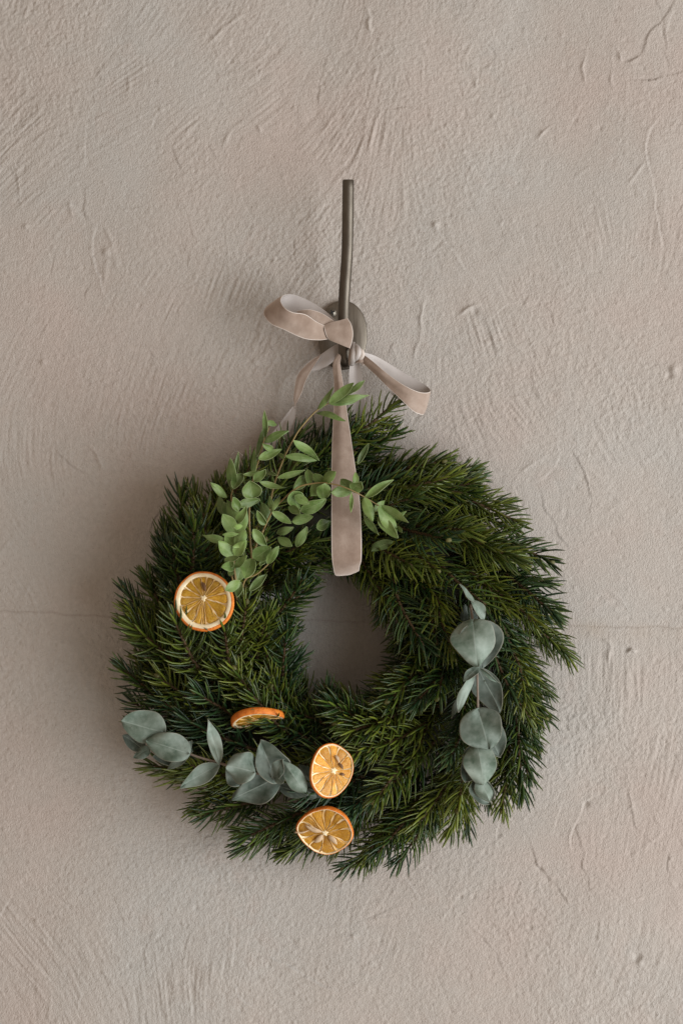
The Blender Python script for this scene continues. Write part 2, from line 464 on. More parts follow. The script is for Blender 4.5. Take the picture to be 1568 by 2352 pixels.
    for b in [(1000, 516, 0.0032, 0.0022), (245, 578, 0.0034, 0.0020), (60, 520, 0.0022, 0.0013), (585, 830, 0.0024, 0.0013),
              (100, 832, 0.0025, 0.0012), (540, 960, 0.002, 0.0011), (1090, 715, 0.003, -0.0016), (1150, 512, 0.002, 0.001),
              (1545, 850, 0.004, 0.0022), (1535, 862, 0.003, -0.0018), (1240, 1995, 0.002, -0.0015), (1345, 1847, 0.0026, -0.002),
              (1463, 2200, 0.0035, -0.0026), (1468, 2212, 0.0030, 0.0018), (1058, 2060, 0.0018, -0.0014), (645, 2030, 0.0018, -0.0012),
              (10, 1905, 0.0018, 0.001), (85, 2115, 0.002, 0.0012), (1440, 1495, 0.0024, -0.002), (370, 250, 0.0022, 0.0012),
              (812, 2152, 0.002, 0.0012), (740, 190, 0.0018, -0.001), (1448, 1855, 0.002, 0.0013)]:
        blob(*b)
    # damp brown stain along the old seam on the right
    zc = (1176-1445)*S
    stain = 0.28*np.exp(-((Z-zc)/0.009)**2)*np.clip((X-0.20)/0.03, 0, 1)*np.clip(0.55+0.5*nz_(9), 0, 1)
    verts = np.empty((nz*nx, 3), np.float32)
    hh = h - np.percentile(h, 60)
    verts[:, 0] = X.ravel(); verts[:, 1] = -hh.ravel(); verts[:, 2] = Z.ravel()
    idx = np.arange(nz*nx).reshape(nz, nx)
    quads = np.stack([idx[:-1, :-1], idx[:-1, 1:], idx[1:, 1:], idx[1:, :-1]], -1).reshape(-1, 4)
    me = bpy.data.meshes.new('wall')
    me.vertices.add(len(verts)); me.vertices.foreach_set('co', verts.ravel())
    me.loops.add(quads.size); me.loops.foreach_set('vertex_index', quads.ravel().astype(np.int32))
    me.polygons.add(len(quads)); me.polygons.foreach_set('loop_start', np.arange(0, quads.size, 4, dtype=np.int32))
    me.polygons.foreach_set('use_smooth', np.ones(len(quads), bool))
    me.update(calc_edges=True)
    for nm, a in (('crack', crack), ('stain', stain)):
        at = me.attributes.new(nm, 'FLOAT', 'POINT'); at.data.foreach_set('value', a.ravel().astype(np.float32))
    tag(link('wall', me, None, [M['wall']]), 'rough trowelled beige pink plaster wall behind the wreath', None, None, 'structure')
build_wall()

# ---------------------------------------------------------------- wall hook
def build_hook():
    root = empty('wall_hook', P(787, 771, 0))
    tag(root, 'aged metal wall hook with upright rod and oval screwed back plate', 'hook')
    # plate
    vs, fs = [], []
    n = 64; rings = [(1.0, 0.0), (1.0, 0.0026), (0.985, 0.0036), (0.95, 0.0041), (0.55, 0.0043)]
    for sc, d in rings:
        for k in range(n):
            a = 2*math.pi*k/n; ca, sa = math.cos(a), math.sin(a)
            e = 2/2.15
            x = 56*math.copysign(abs(ca)**e, ca)*sc; y = 79*math.copysign(abs(sa)**e, sa)*sc
            p = P(787+x, 771+y, 0.0); vs.append((p.x, -d-0.0016, p.z))
    for r in range(len(rings)-1):
        for k in range(n):
            k2 = (k+1) % n
            fs.append((r*n+k, (r+1)*n+k, (r+1)*n+k2, r*n+k2))
    fs.append(tuple((len(rings)-1)*n+k for k in range(n))[::-1])
    link('back_plate', mesh('back_plate', vs, fs), root, [M['plate']])
    # rod: leaves the plate low down, bends up and leans out into the room
    pts = [(790, 806, 0.004), (790, 818, 0.016), (790, 829, 0.026), (790.5, 834, 0.034), (790.5, 828, 0.041), (790.5, 800, 0.044),
           (789, 740, 0.047), (790, 690, 0.050), (793, 640, 0.053), (797, 580, 0.057), (798.5, 500, 0.061), (799.5, 415, 0.064)]
    path = catmull([np.array(P(*p)) for p in pts], 56)
    rad = []
    for i in range(56):
        u = i/55; rad.append(0.0052 if u > 0.35 else 0.0052+0.0010*(1-u/0.35))
    vs, fs = tube(path, rad, 20, 0.86)
    # rounded top end
    k0 = 55*20; c = sum((vs[k0+k] for k in range(20)), Vector())/20
    fs.pop(); top = Vector(path[-1])-Vector(path[-3]); top.normalize()
    base = len(vs)
    for k in range(20): vs.append(c+(vs[k0+k]-c)*0.86+top*0.0008)
    for k in range(20):
        k2 = (k+1) % 20; fs.append((k0+k, k0+k2, base+k2, base+k))
    fs.append(tuple(base+k for k in range(20)))
    me = mesh('rod', vs, fs); link('rod', me, root, [M['nickel']])
    # screw
    sx, sy = 762.5, 719.5
    c = P(sx, sy, 0.0)
    vs, fs = [], []
    n = 32
    prof = [(0.0041, 0.0056), (0.0040, 0.0066), (0.0034, 0.0071), (0.0032, 0.0068), (0.0030, 0.0072), (0.0018, 0.0078), (0.0, 0.0080)]
    for r, d in prof[:-1]:
        for k in range(n):
            a = 2*math.pi*k/n; vs.append((c.x+r*math.cos(a), -d, c.z+r*math.sin(a)))
    vs.append((c.x, -prof[-1][1], c.z))
    for q in range(len(prof)-2):
        for k in range(n):
            k2 = (k+1) % n; fs.append((q*n+k, (q+1)*n+k, (q+1)*n+k2, q*n+k2))
    for k in range(n): fs.append(((len(prof)-2)*n+k, len(vs)-1, (len(prof)-2)*n+(k+1) % n))
    scr = link('screw', mesh('screw', vs, fs), root, [M['screw']])
    vs, fs = [], []
    for rot in (0.45, 0.45+math.pi/2):
        ca, sa = math.cos(rot), math.sin(rot); b = len(vs)
        for (u, v) in ((-0.0024, -0.0006), (0.0024, -0.0006), (0.0024, 0.0006), (-0.0024, 0.0006)):
            for d in (0.0076, 0.00815 + (0.00002 if rot > 1 else 0)):
                vs.append((c.x+u*ca-v*sa, -d, c.z+u*sa+v*ca))
        fs += [(b+1, b+3, b+5, b+7)] + [(b+2*i, b+2*((i+1) % 4), b+2*((i+1) % 4)+1, b+2*i+1) for i in range(4)]
    link('cross_recess_shade', mesh('cross_recess_shade', vs, fs, False), scr, [M['dark']])  # raised dark cross; shade of the slot put into its colour
build_hook()

# ---------------------------------------------------------------- velvet ribbon
def strip(name, rows, parent, tf=None, n=40, m=7, flip=False, crown=0.0, thick=0.00034, wob=0.0):
    """rows: ((ax,ay),(bx,by),dA,dB): the two edges of a ribbon, with their distance from the wall"""
    A, B = [], []
    for a, b, da, db in rows:
        if tf: a, b = tf(*a), tf(*b)
        A.append(np.array(P(a[0], a[1], da))); B.append(np.array(P(b[0], b[1], db)))
    A, B = catmull(A, n), catmull(B, n)
    m += 2; SV = [0.0, 0.028]+[k/(m-3) for k in range(1, m-3)]+[0.972, 1.0]
    g = np.zeros((n, m, 3))
    ph = random.random()*6
    for j in range(m):
        s = SV[j]; g[:, j] = A*(1-s)+B*s
    du = np.gradient(g, axis=0); dv = np.gradient(g, axis=1)
    nr = np.cross(du, dv); nr /= np.linalg.norm(nr, axis=2, keepdims=True)+1e-12
    if flip: nr = -nr
    for i in range(n):
        for j in range(m):
            s = SV[j]
            g[i, j] += nr[i, j]*(crown*math.sin(math.pi*s) + 0.00035*math.sin(2*math.pi*s*1.3+i*.11+ph)*math.sin(math.pi*s) + wob*math.sin(i/n*17+ph+3*s)*math.sin(math.pi*s))
    front = g + nr*thick/2; back = g - nr*thick/2
    vs = [tuple(p) for p in front.reshape(-1, 3)] + [tuple(p) for p in back.reshape(-1, 3)]
    N = n*m; fs, mi = [], []
    def q(f, k, inv):
        fs.append(f[::-1] if inv else f); mi.append(k)
    for i in range(n-1):
        for j in range(m-1):
            a = i*m+j; f = (a, a+m, a+m+1, a+1)
            q(f, 2 if j in (0, m-2) else 0, flip); q(tuple(x+N for x in f), 1, not flip)
    rim = [i*m for i in range(n)] + [(n-1)*m+j for j in range(1, m)] + [i*m+m-1 for i in range(n-2, -1, -1)] + [j for j in range(m-2, 0, -1)]
    for k in range(len(rim)):
        a, b = rim[k], rim[(k+1) % len(rim)]
        q((a, a+N, b+N, b), 2, not flip)
    me = mesh(name, vs, fs, True, mi)
    # keep the two sides and the selvage crisp
    o = link(name, me, parent, [M['velvet'], M['satin'], M['selvage']])
    try:
        es = me.edges; sharp = me.attributes.new('sharp_edge', 'BOOLEAN', 'EDGE')
        rs = set()
        for k in range(len(rim)):
            a, b = rim[k], rim[(k+1) % len(rim)]
            rs.add((min(a, b), max(a, b))); rs.add((min(a, b)+N, max(a, b)+N))
        sharp.data.foreach_set('value', [tuple(sorted(e.vertices)) in rs for e in es])
    except Exception:
        pass
    return o

def build_ribbon():
    cr = crop(564.5, 627.2, 0.30)
    root = empty('ribbon', P(791, 815, 0.05))
    tag(root, 'blush velvet ribbon tied in a bow, looped round hook and wreath', 'ribbon')
    # left bow loop: velvet band in front, satin inside showing behind it
    strip('bow_loop', [((612, 408), (632, 506), .0590, .0600), ((540, 372), (555, 514), .067, .066), ((455, 316), (440, 500), .074, .070),
                       ((360, 300), (290, 432), .080, .074), ((300, 268), (190, 386), .080, .073), ((268, 220), (138, 312), .073, .067),
                       ((277, 182), (160, 262), .062, .056), ((315, 163), (215, 262), .052, .046), ((380, 168), (290, 310), .046, .040),
                       ((500, 220), (430, 370), .044, .040), ((605, 288), (560, 430), .047, .044), ((705, 380), (660, 480), .0545, .053)],
          root, cr, 60, 8, False, 0.0006, wob=0.0006)
    strip('bow_fold', [((385, 292), (430, 350), .058, .058), ((440, 281), (475, 380), .060, .060), ((500, 281), (540, 400), .060, .061),
                       ((590, 312), (590, 430), .058, .060), ((700, 383), (640, 460), .0570, .0575)], root, cr, 24, 6, True, 0.0012)
    # short cut tail folded over the front of the rod
    strip('tail', [((596, 398), (780, 346), .0605, .0600), ((600, 425), (808, 395), .0625, .0620), ((608, 458), (821, 460), .0630, .0625),
                   ((620, 488), (814, 522), .0625, .0620), ((640, 512), (797, 578), .0615, .0615)], root, cr, 22, 9, False, 0.0007)
    # left tail: satin side, fold, velvet, then twisting to satin again
    strip('tail', [((720, 535), (722, 632), .036, .036), ((680, 552), (696, 652), .035, .036), ((610, 598), (640, 700), .033, .036),
                   ((560, 640), (570, 735), .032, .034), ((520, 690), (505, 752), .032, .033)], root, cr, 22, 7, True, -0.0008)
    strip('tail', [((590, 612), (560, 655), .0335, .0350), ((500, 668), (520, 715), .0345, .0355), ((425, 740), (488, 768), .0350, .0370),
                   ((388, 800), (455, 835), .0350, .0380), ((374, 880), (432, 905), .0350, .0380), ((366, 960), (405, 965), .0360, .0370),
                   ((372, 1012), (384, 1000), .0360, .0350), ((384, 1050), (340, 1045), .0350, .0340), ((378, 1100), (292, 1108), .0340, .0320),
                   ((358, 1170), (235, 1185), .0330, .0300), ((325, 1240), (180, 1250), .0320, .0290), ((280, 1340), (120, 1340), .0300, .0270)],
          root, cr, 60, 7, False, 0.0005)
    # knot: three bands wound tightly beside the rod
    for pts, rad, fl, mt in (
            ([(818, 536, .048), (828, 575, .0570), (827, 625, .0590), (818, 665, .0560), (808, 700, .0480)], .0030, .8, 'satin'),
            ([(806, 560, .047), (808, 610, .0540), (804, 660, .0540), (800, 700, .0480)], .0022, .8, 'velvet'),
            ([(832, 548, .052), (858, 578, .0600), (862, 614, .0610), (846, 648, .0590), (826, 668, .0540)], .0026, .75, 'satin'),
            ([(850, 600, .056), (880, 596, .0600), (892, 622, .0600), (878, 648, .0590), (852, 646, .0570)], .0023, .8, 'selvage'),
            ([(840, 676, .050), (868, 668, .0560), (888, 672, .0560), (898, 694, .0500)], .0027, .8, 'velvet')):
        path = catmull([np.array(P(*cr(x, y), d)) for x, y, d in pts], 18)
        vs, fs = tube(path, [rad*(0.72+0.28*math.sin(math.pi*i/17)) for i in range(18)], 12, fl)
        link('knot', mesh('knot', vs, fs), root, [M[mt]])
    # right bow loop
    strip('bow_loop', [((884, 612), (892, 684), .0555, .0555), ((935, 648), (938, 730), .0600, .0600), ((990, 692), (1005, 792), .0640, .0640),
                       ((1085, 772), (1080, 868), .0690, .0690), ((1200, 853), (1190, 972), .0720, .0710), ((1310, 906), (1275, 1054), .0700, .0690),
                       ((1380, 916), (1333, 1082), .0640, .0630), ((1412, 902), (1362, 1078), .0550, .0540), ((1392, 872), (1330, 1040), .0470, .0460),
                       ((1320, 825), (1225, 1010), .0430, .0420), ((1200, 758), (1120, 935), .0420, .0410), ((1090, 690), (1060, 846), .0440, .0430),
                       ((985, 632), (985, 750), .0480, .0470), ((888, 604), (905, 680), .0530, .0520)], root, cr, 64, 8, True, 0.0006, wob=0.0005)
    # hanging strap over the front of the wreath and the rear strap going down behind
    strip('strap', [((776, 812), (783, 822), .0500, .0490), ((766, 828), (781, 832), .0520, .0520), ((764, 846), (782, 842), .0540, .0545),
                    ((767, 882), (787, 876), .0580, .0590), ((766, 935), (795, 932), .0660, .0670), ((763, 1000), (805, 1000), .0800, .0800),
                    ((761, 1075), (816, 1075), .1000, .1000), ((761, 1150), (826, 1150), .1180, .1180), ((761, 1225), (830, 1225), .1290, .1290),
                    ((762, 1280), (830, 1282), .1290, .1290), ((766, 1308), (826, 1300), .1220, .1210), ((769, 1320), (824, 1311), .1140, .1110), ((774, 1322), (819, 1312), .1020, .0990),
                    ((772, 1318), (818, 1314), .0900, .0900), ((772, 1300), (820, 1300), .0640, .0640), ((774, 1250), (822, 1250), .0430, .0430)],
          root, None, 90, 9, False, 0.0014, wob=0.0004)
    strip('strap', [((806, 826), (824, 828), .0500, .0510), ((802, 850), (829, 852), .0480, .0490), ((801, 880), (834, 886), .0440, .0460),
                    ((800, 930), (838, 930), .0380, .0400), ((801, 990), (836, 990), .0330, .0340), ((796, 1080), (838, 1080), .0300, .0300),
                    ((784, 1180), (835, 1180), .0290, .0290), ((774, 1255), (822, 1255), .0415, .0415)],
          root, None, 44, 7, True, 0.0012)
build_ribbon()

# ---------------------------------------------------------------- fir wreath
def make_sprig(seed, L, count, spread=1.0):
    r = random.Random(seed)
    ctrl = [np.array((0, 0, 0.0)), np.array((r.uniform(-.004, .004), L*.4, r.uniform(-.003, .003))), np.array((r.uniform(-.007, .007), L, r.uniform(-.004, .006)))]
    ctr = catmull(ctrl, 14)
    sv, sf = tube([Vector(p) for p in ctr], [0.0017*(1-0.55*i/13) for i in range(14)], 6)
    stem = mesh('fir_sprig', sv, sf)
    stem.materials.append(M['twig'])
    vs, fs, al, ti = [], [], [], []
    rings = [0.0, 0.12, 0.40, 0.68, 0.90, 1.0]
    for q in range(count):
        u = (q+0.5)/count
        u = 0.03+0.97*u
        i = min(int(u*13), 12); tpos = Vector(ctr[i]).lerp(Vector(ctr[i+1]), u*13-i)
        tan = (Vector(ctr[i+1])-Vector(ctr[i])).normalized()
        az = q*2.399963+r.uniform(-.35, .35)
        side = Vector((math.cos(az), 0, math.sin(az)*0.85))
        side = (side - tan*side.dot(tan)).normalized()
        base_ang = math.radians(r.uniform(58, 84))*(1-0.60*max(0, (u-0.65)/0.35)**1.2)*spread
        nl = r.uniform(0.0195, 0.0270)*(0.80+0.25*math.sin(math.pi*min(1, u*0.9+0.1)))
        if u > 0.93: nl *= 0.9
        curl = r.uniform(0.45, 0.95)
        twist = r.uniform(-.45, .45)
        b = len(vs); w = r.uniform(0.00092, 0.00116)
        bin_ = tan.cross(side).normalized()
        p = tpos.copy(); prev = 0
        tint = r.random()
        for t in rings:
            a = base_ang*(1-curl*t*0.75)
            d = (tan*math.cos(a)+side*math.sin(a)+bin_*twist*t*0.5).normalized()
            p = p + d*(t-prev)*nl; prev = t
            up = d.cross(bin_).normalized()
            prof = {0.0: 0.55, 0.12: 0.9, 0.40: 1.0, 0.68: 0.95, 0.90: 0.62, 1.0: 0.12}[t]
            for k in range(4):
                c_, s_ = ((1, 0), (0, .7), (-1, 0), (0, -.7))[k]
                vs.append(p+bin_*w*prof*c_+up*w*prof*s_); al.append(t); ti.append(tint)
        for k in range(len(rings)-1):
            for s in range(4):
                s2 = (s+1) % 4
                fs.append((b+k*4+s, b+k*4+s2, b+(k+1)*4+s2, b+(k+1)*4+s))
    me = mesh('needles', vs, fs)
    for nm, a in (('along', al), ('tint', ti)):
        at = me.attributes.new(nm, 'FLOAT', 'POINT'); at.data.foreach_set('value', a)
    me.materials.append(M['needle'])
    return stem, me, Vector(ctr[-1])

SPR = [make_sprig(100+i, 0.072+0.006*(i % 3), 84+5*(i % 4), 0.84+0.05*(i % 4)) for i in range(9)]
MID = [make_sprig(300+i, 0.050+0.005*(i % 3), 58+4*(i % 4), 0.95+0.05*(i % 3)) for i in range(9)]
SHORT = [make_sprig(200+i, 0.050, 56, 0.95) for i in range(4)]
def bud_mesh():
    vs, fs = [], []
    n = 8; prof = [(0.0, 0.0), (0.5, 0.0014), (0.9, 0.0024), (1.5, 0.0025), (2.2, 0.0018), (2.7, 0.0008), (2.9, 0.0001)]
    for z, rr in prof:
        for k in range(n):
            a = 2*math.pi*k/n; vs.append((rr*math.cos(a)*(1+.15*math.cos(3*a)), z*0.0019, rr*math.sin(a)))
    for i in range(len(prof)-1):
        for k in range(n):
            k2 = (k+1) % n; fs.append((i*n+k, i*n+k2, (i+1)*n+k2, (i+1)*n+k))
    me = mesh('bud', vs, fs); me.materials.append(M['bud']); return me
BUD = bud_mesh()

HX, HY = 785, 1468      # centre of the hole
OUT = [(840, 948), (893, 952), (897, 1035), (982, 1040), (1035, 1060), (1118, 1075), (1138, 1130), (1190, 1170), (1215, 1225), (1272, 1285),
       (1280, 1350), (1300, 1440), (1316, 1540), (1290, 1600), (1282, 1665), (1270, 1750), (1215, 1800), (1165, 1848), (1112, 1885), (1058, 1925),
       (985, 1940), (900, 1978), (850, 1990), (778, 2022), (735, 1985), (640, 1970), (600, 1950), (510, 1912), (432, 1855), (352, 1780), (330, 1700),
       (306, 1645), (292, 1560), (278, 1490), (284, 1420), (266, 1335), (300, 1300), (348, 1240), (352, 1185), (420, 1150), (452, 1110),
       (505, 1090), (562, 1035), (650, 1000), (742, 990), (800, 965)]
OUT = [(x-12 if x > 1180 else x, y) for x, y in OUT]
_oa = sorted((math.atan2(y-HY, x-HX), math.hypot(x-HX, y-HY)) for x, y in OUT)
def r_out(a):
    a = (a+math.pi) % (2*math.pi)-math.pi
    xs_ = [q[0] for q in _oa]; ys_ = [q[1] for q in _oa]
    return float(np.interp(a, [xs_[-1]-2*math.pi]+xs_+[xs_[0]+2*math.pi], [ys_[-1]]+ys_+[ys_[0]]))
def r_in(a):
    ca, sa = math.cos(a), math.sin(a)
    return 1/math.sqrt((ca/103)**2+(sa/(139 if sa < 0 else 126))**2)

def build_wreath():
    root = empty('fir_wreath', P(785, 1480, 0))
    tag(root, 'round wreath of dark green fir sprigs hanging from the ribbon', 'wreath')
    # wire and vine ring that carries the sprigs
    n = 72; path = []
    for k in range(n+1):
        a = 2*math.pi*k/n; ri, ro = r_in(a), r_out(a)
        rr = ri+(ro-ri)*0.40
        path.append(P(HX+rr*math.cos(a), HY+rr*math.sin(a), 0.042))
    vs, fs = tube(path, [0.019]*len(path), 10, 1.0, False)
    link('ring_frame', mesh('ring_frame', vs, fs), root, [M['frame']])
    made = [0]
    def sprig(px, py, d, dirx, diry, lift, short=False, scale=1.0, roll=0.0):
        var = SHORT[made[0] % 4] if short == 1 else MID[(made[0]*5) % 9] if short == 2 else SPR[(made[0]*5) % 9]
        made[0] += 1
        st, nd, tip = var
        v = Vector((dirx, 0, -diry)).normalized()
        v = (v + Vector((0, -lift, 0))).normalized()
        nrm = Vector((0, -1, 0)); nrm = (nrm - v*nrm.dot(v)).normalized()
        xa = v.cross(nrm).normalized()
        m = Matrix((xa, v, nrm)).transposed().to_4x4()
        m = m @ Matrix.Rotation(roll, 4, 'Y')
        o = bpy.data.objects.new('fir_sprig', st); col.objects.link(o); o.parent = root
        base = P(px, py, d)
        o.matrix_local = Matrix.Translation(base-root.location) @ m @ Matrix.Diagonal((scale, scale, scale, 1))
        nn = bpy.data.objects.new('needles', nd); col.objects.link(nn); nn.parent = o; nn['kind'] = 'stuff'
        if made[0] % 3 == 0:
            b = bpy.data.objects.new('bud', BUD); col.objects.link(b); b.parent = o; b.location = tip
    R = random.Random(5)
    Lp = 224      # sprig length with its end needles, in layout units
    # outer fringe, tips on the outline
    for (x, y) in OUT:
        a = math.atan2(y-HY, x-HX)
        sw = math.radians(38+R.uniform(-12, 12))
        dx = math.cos(a+sw); dy = math.sin(a+sw)
        d = R.uniform(0.030, 0.062)
        s = R.uniform(0.88, 1.05)
        sprig(x-dx*Lp*s*1.03, y-dy*Lp*s*1.03, d, dx, dy, R.uniform(-.12, .12), False, s, R.uniform(-3, 3))
    # a second, lower layer close to the wall
    for k in range(36):
        a = 2*math.pi*(k+R.random()*.6)/36
        ro = r_out(a)*0.95; sw = math.radians(35+R.uniform(-15, 15))
        dx, dy = math.cos(a+sw), math.sin(a+sw)
        x, y = HX+ro*math.cos(a), HY+ro*math.sin(a)
        sprig(x-dx*Lp, y-dy*Lp, 0.022+R.random()*.01, dx, dy, R.uniform(-.05, .08), False, 0.95, R.uniform(-3, 3))
    # front of the ring, row by row
    for f, cnt, dep, rad, lift in ((0.80, 26, .056, .75, .15), (0.68, 28, .066, .60, .35), (0.54, 28, .073, .40, .52), (0.40, 26, .075, .08, .62), (0.27, 24, .066, -.25, .50)):
        for k in range(cnt):
            a = 2*math.pi*(k+R.uniform(-.3, .3)+f*3)/cnt
            ri, ro = r_in(a), r_out(a)
            rr = ri+(ro-ri)*(f+R.uniform(-.05, .05)) - 15
            rc = rad+R.uniform(-.3, .3); tg = 0.85
            dx = rc*math.cos(a)-tg*math.sin(a); dy = rc*math.sin(a)+tg*math.cos(a)
            nn = math.hypot(dx, dy); dx /= nn; dy /= nn
            am = a-0.24
            x = HX+rr*math.cos(am); y = HY+rr*math.sin(am)
            dd = dep+R.uniform(-.012, .012)
            lf = lift+R.uniform(-.25, .30)
            mx, my = x+dx*100, y+dy*100
            ex, ey = x+dx*150, y+dy*150
            if 740 < ex < 850 and 1285 < ey < 1420: continue
            if 690 < mx < 890 and my < 1340: dd -= 0.016; lf = min(lf, .10)
            sprig(x, y, dd, dx, dy, lf, 2, R.uniform(.98, 1.25), R.uniform(-3, 3))
    # inner fringe reaching into the hole
    for k in range(30):
        a = 2*math.pi*(k+R.uniform(-.25, .25))/30
        ri = r_in(a); d = R.uniform(0.030, 0.075)
        rc = -R.uniform(.45, .85); tg = .8
        dx = rc*math.cos(a)-tg*math.sin(a); dy = rc*math.sin(a)+tg*math.cos(a)
        nn = math.hypot(dx, dy); dx /= nn; dy /= nn
        tx, ty = HX+ri*math.cos(a), HY+ri*math.sin(a)
        jt = R.uniform(-14, 30); tx += jt*math.cos(a); ty += jt*math.sin(a)
        if 752 < tx < 838 and ty < HY: continue
        sprig(tx-dx*150, ty-dy*150, d, dx, dy, R.uniform(-.1, .15), 1, R.uniform(.9, 1.05), R.uniform(-3, 3))
build_wreath()

# ---------------------------------------------------------------- eucalyptus
def leaf_mesh(base, tip, w, kind='lance', roll=0.0, cup=0.12, bend=0.08, wave=0.04, fold=0.0, twist=0.0, asym=0.0, curl=0.0, lobe=0.0):
    """base, tip world points; w full width in metres; the blade is a curved sheet with a midrib"""
    u = tip-base; L = u.length; u.normalize()
    n0 = Vector((0, -1, 0)); n0 = (n0-u*n0.dot(u)).normalized()
    nt, ns = 18, 12
    cols = [-1, -.945, -.72, -.45, -.2, -.05, 0, .05, .2, .45, .72, .945, 1]
    ph = random.random()*6.28
    if kind == 'lance': a, b = 0.85, 1.05
    elif kind == 'oval': a, b = 0.66, 0.86
    elif kind == 'roundish': a, b = 0.60, 0.82
    elif kind == 'round': a, b = 0.50, 0.66
    else: a, b = 0.42, 0.80      # heart
    tm = a/(a+b); mx = tm**a*(1-tm)**b
    vs, rib, rim, vein = [], [], [], []
    for i in range(nt+1):
        t = i/nt
        t = 0.5-0.5*math.cos(math.pi*t)
        hw = 0.5*w*(max(t, 1e-5)**a*max(1-t, 1e-5)**b)/mx
        rl = roll+twist*(t-.5)
        n = Matrix.Rotation(rl, 3, u) @ n0; v = u.cross(n)
        for j in range(ns+1):
            s = cols[j]
            off = cup*w*(s*s)*min(1, hw/(0.5*w)+.2) + bend*L*(math.sin(math.pi*t)) + wave*w*math.sin(7*t+ph+2.2*s)*abs(s)
            off += fold*w*abs(s) + curl*L*max(0, t-.55)**2*3
            edge = 1+(0.05 if kind in ('round', 'heart') else 0.035)*math.sin(9*t+ph*2+s)*(abs(s) > .7)
            tt = t-lobe*abs(s)**1.6*(1-t)**1.5
            vs.append(base+u*L*tt+v*hw*s*edge*(1+asym*(1 if s > 0 else -1))+n*off)
            rib.append(1.0 if j == ns//2 else 0.0)
            rim.append(1.0 if (j in (0, ns) or i in (nt,)) else 0.0)
            vein.append(max(0.0, math.sin((t*9-abs(s)*2.0)*2*math.pi))**3)
    fs = []
    for i in range(nt):
        for j in range(ns):
            q = i*(ns+1)+j
            fs.append((q, q+1, q+ns+2, q+ns+1))
    me = mesh('leaf', vs, fs)
    for nm, arr in (('rib', rib), ('rim', rim), ('vein', vein)):
        at = me.attributes.new(nm, 'FLOAT', 'POINT'); at.data.foreach_set('value', arr)
    return me

def add_leaf(root, tf, sc, b, t, w, d, mat, kind='lance', dtip=0.0, tone=1.0, roll=None, **kw):
    if kind == 'round' and mat is M['green_leaf']: kind = 'roundish'
    bp = P(*tf(*b), d); tp = P(*tf(*t), d+dtip)
    if roll is None: roll = random.uniform(-.45, .45)
    kw.setdefault('cup', random.uniform(-.14, .26)); kw.setdefault('bend', random.uniform(-.12, .14))
    kw.setdefault('wave', random.uniform(.03, .10)); kw.setdefault('twist', random.uniform(-.7, .7))
    if mat is M['silver_leaf']:
        kw['wave'] = kw['wave']*1.9; kw['asym'] = random.uniform(-.14, .14); kw['curl'] = random.uniform(-.35, .35); kw['lobe'] = .10 if kind == 'heart' else random.uniform(.0, .08); kw['fold'] = random.choice((0, 0, .05, -.05, .08, -.07))
    me = leaf_mesh(bp, tp, w*(.82 if mat is M['green_leaf'] else 1.0)*sc*S/max(.6, math.cos(roll)), kind, roll, **kw)
    o = link('leaf', me, root, [mat])
    o.color = (tone, tone, tone, 1)  # tone paints shade on rear leaves and light on front ones
    md = o.modifiers.new('thickness', 'SOLIDIFY'); md.thickness = 0.00035; md.offset = 0
    return o

def add_stem(root, tf, pts, r0, r1, mat):
    pth = catmull([np.array(P(*tf(x, y), d)) for x, y, d in pts], max(12, len(pts)*5))
    k = len(pth)
    vs, fs = tube(pth, [r0+(r1-r0)*i/(k-1) for i in range(k)], 7)
    return link('stem', mesh('stem', vs, fs), root, [mat])

def dep(y):
    """how far the small leaved branches stand off the wall at a given height of their crop"""
    return float(np.interp(y, [100, 400, 700, 900, 1500], [.088, .100, .128, .138, .138]))

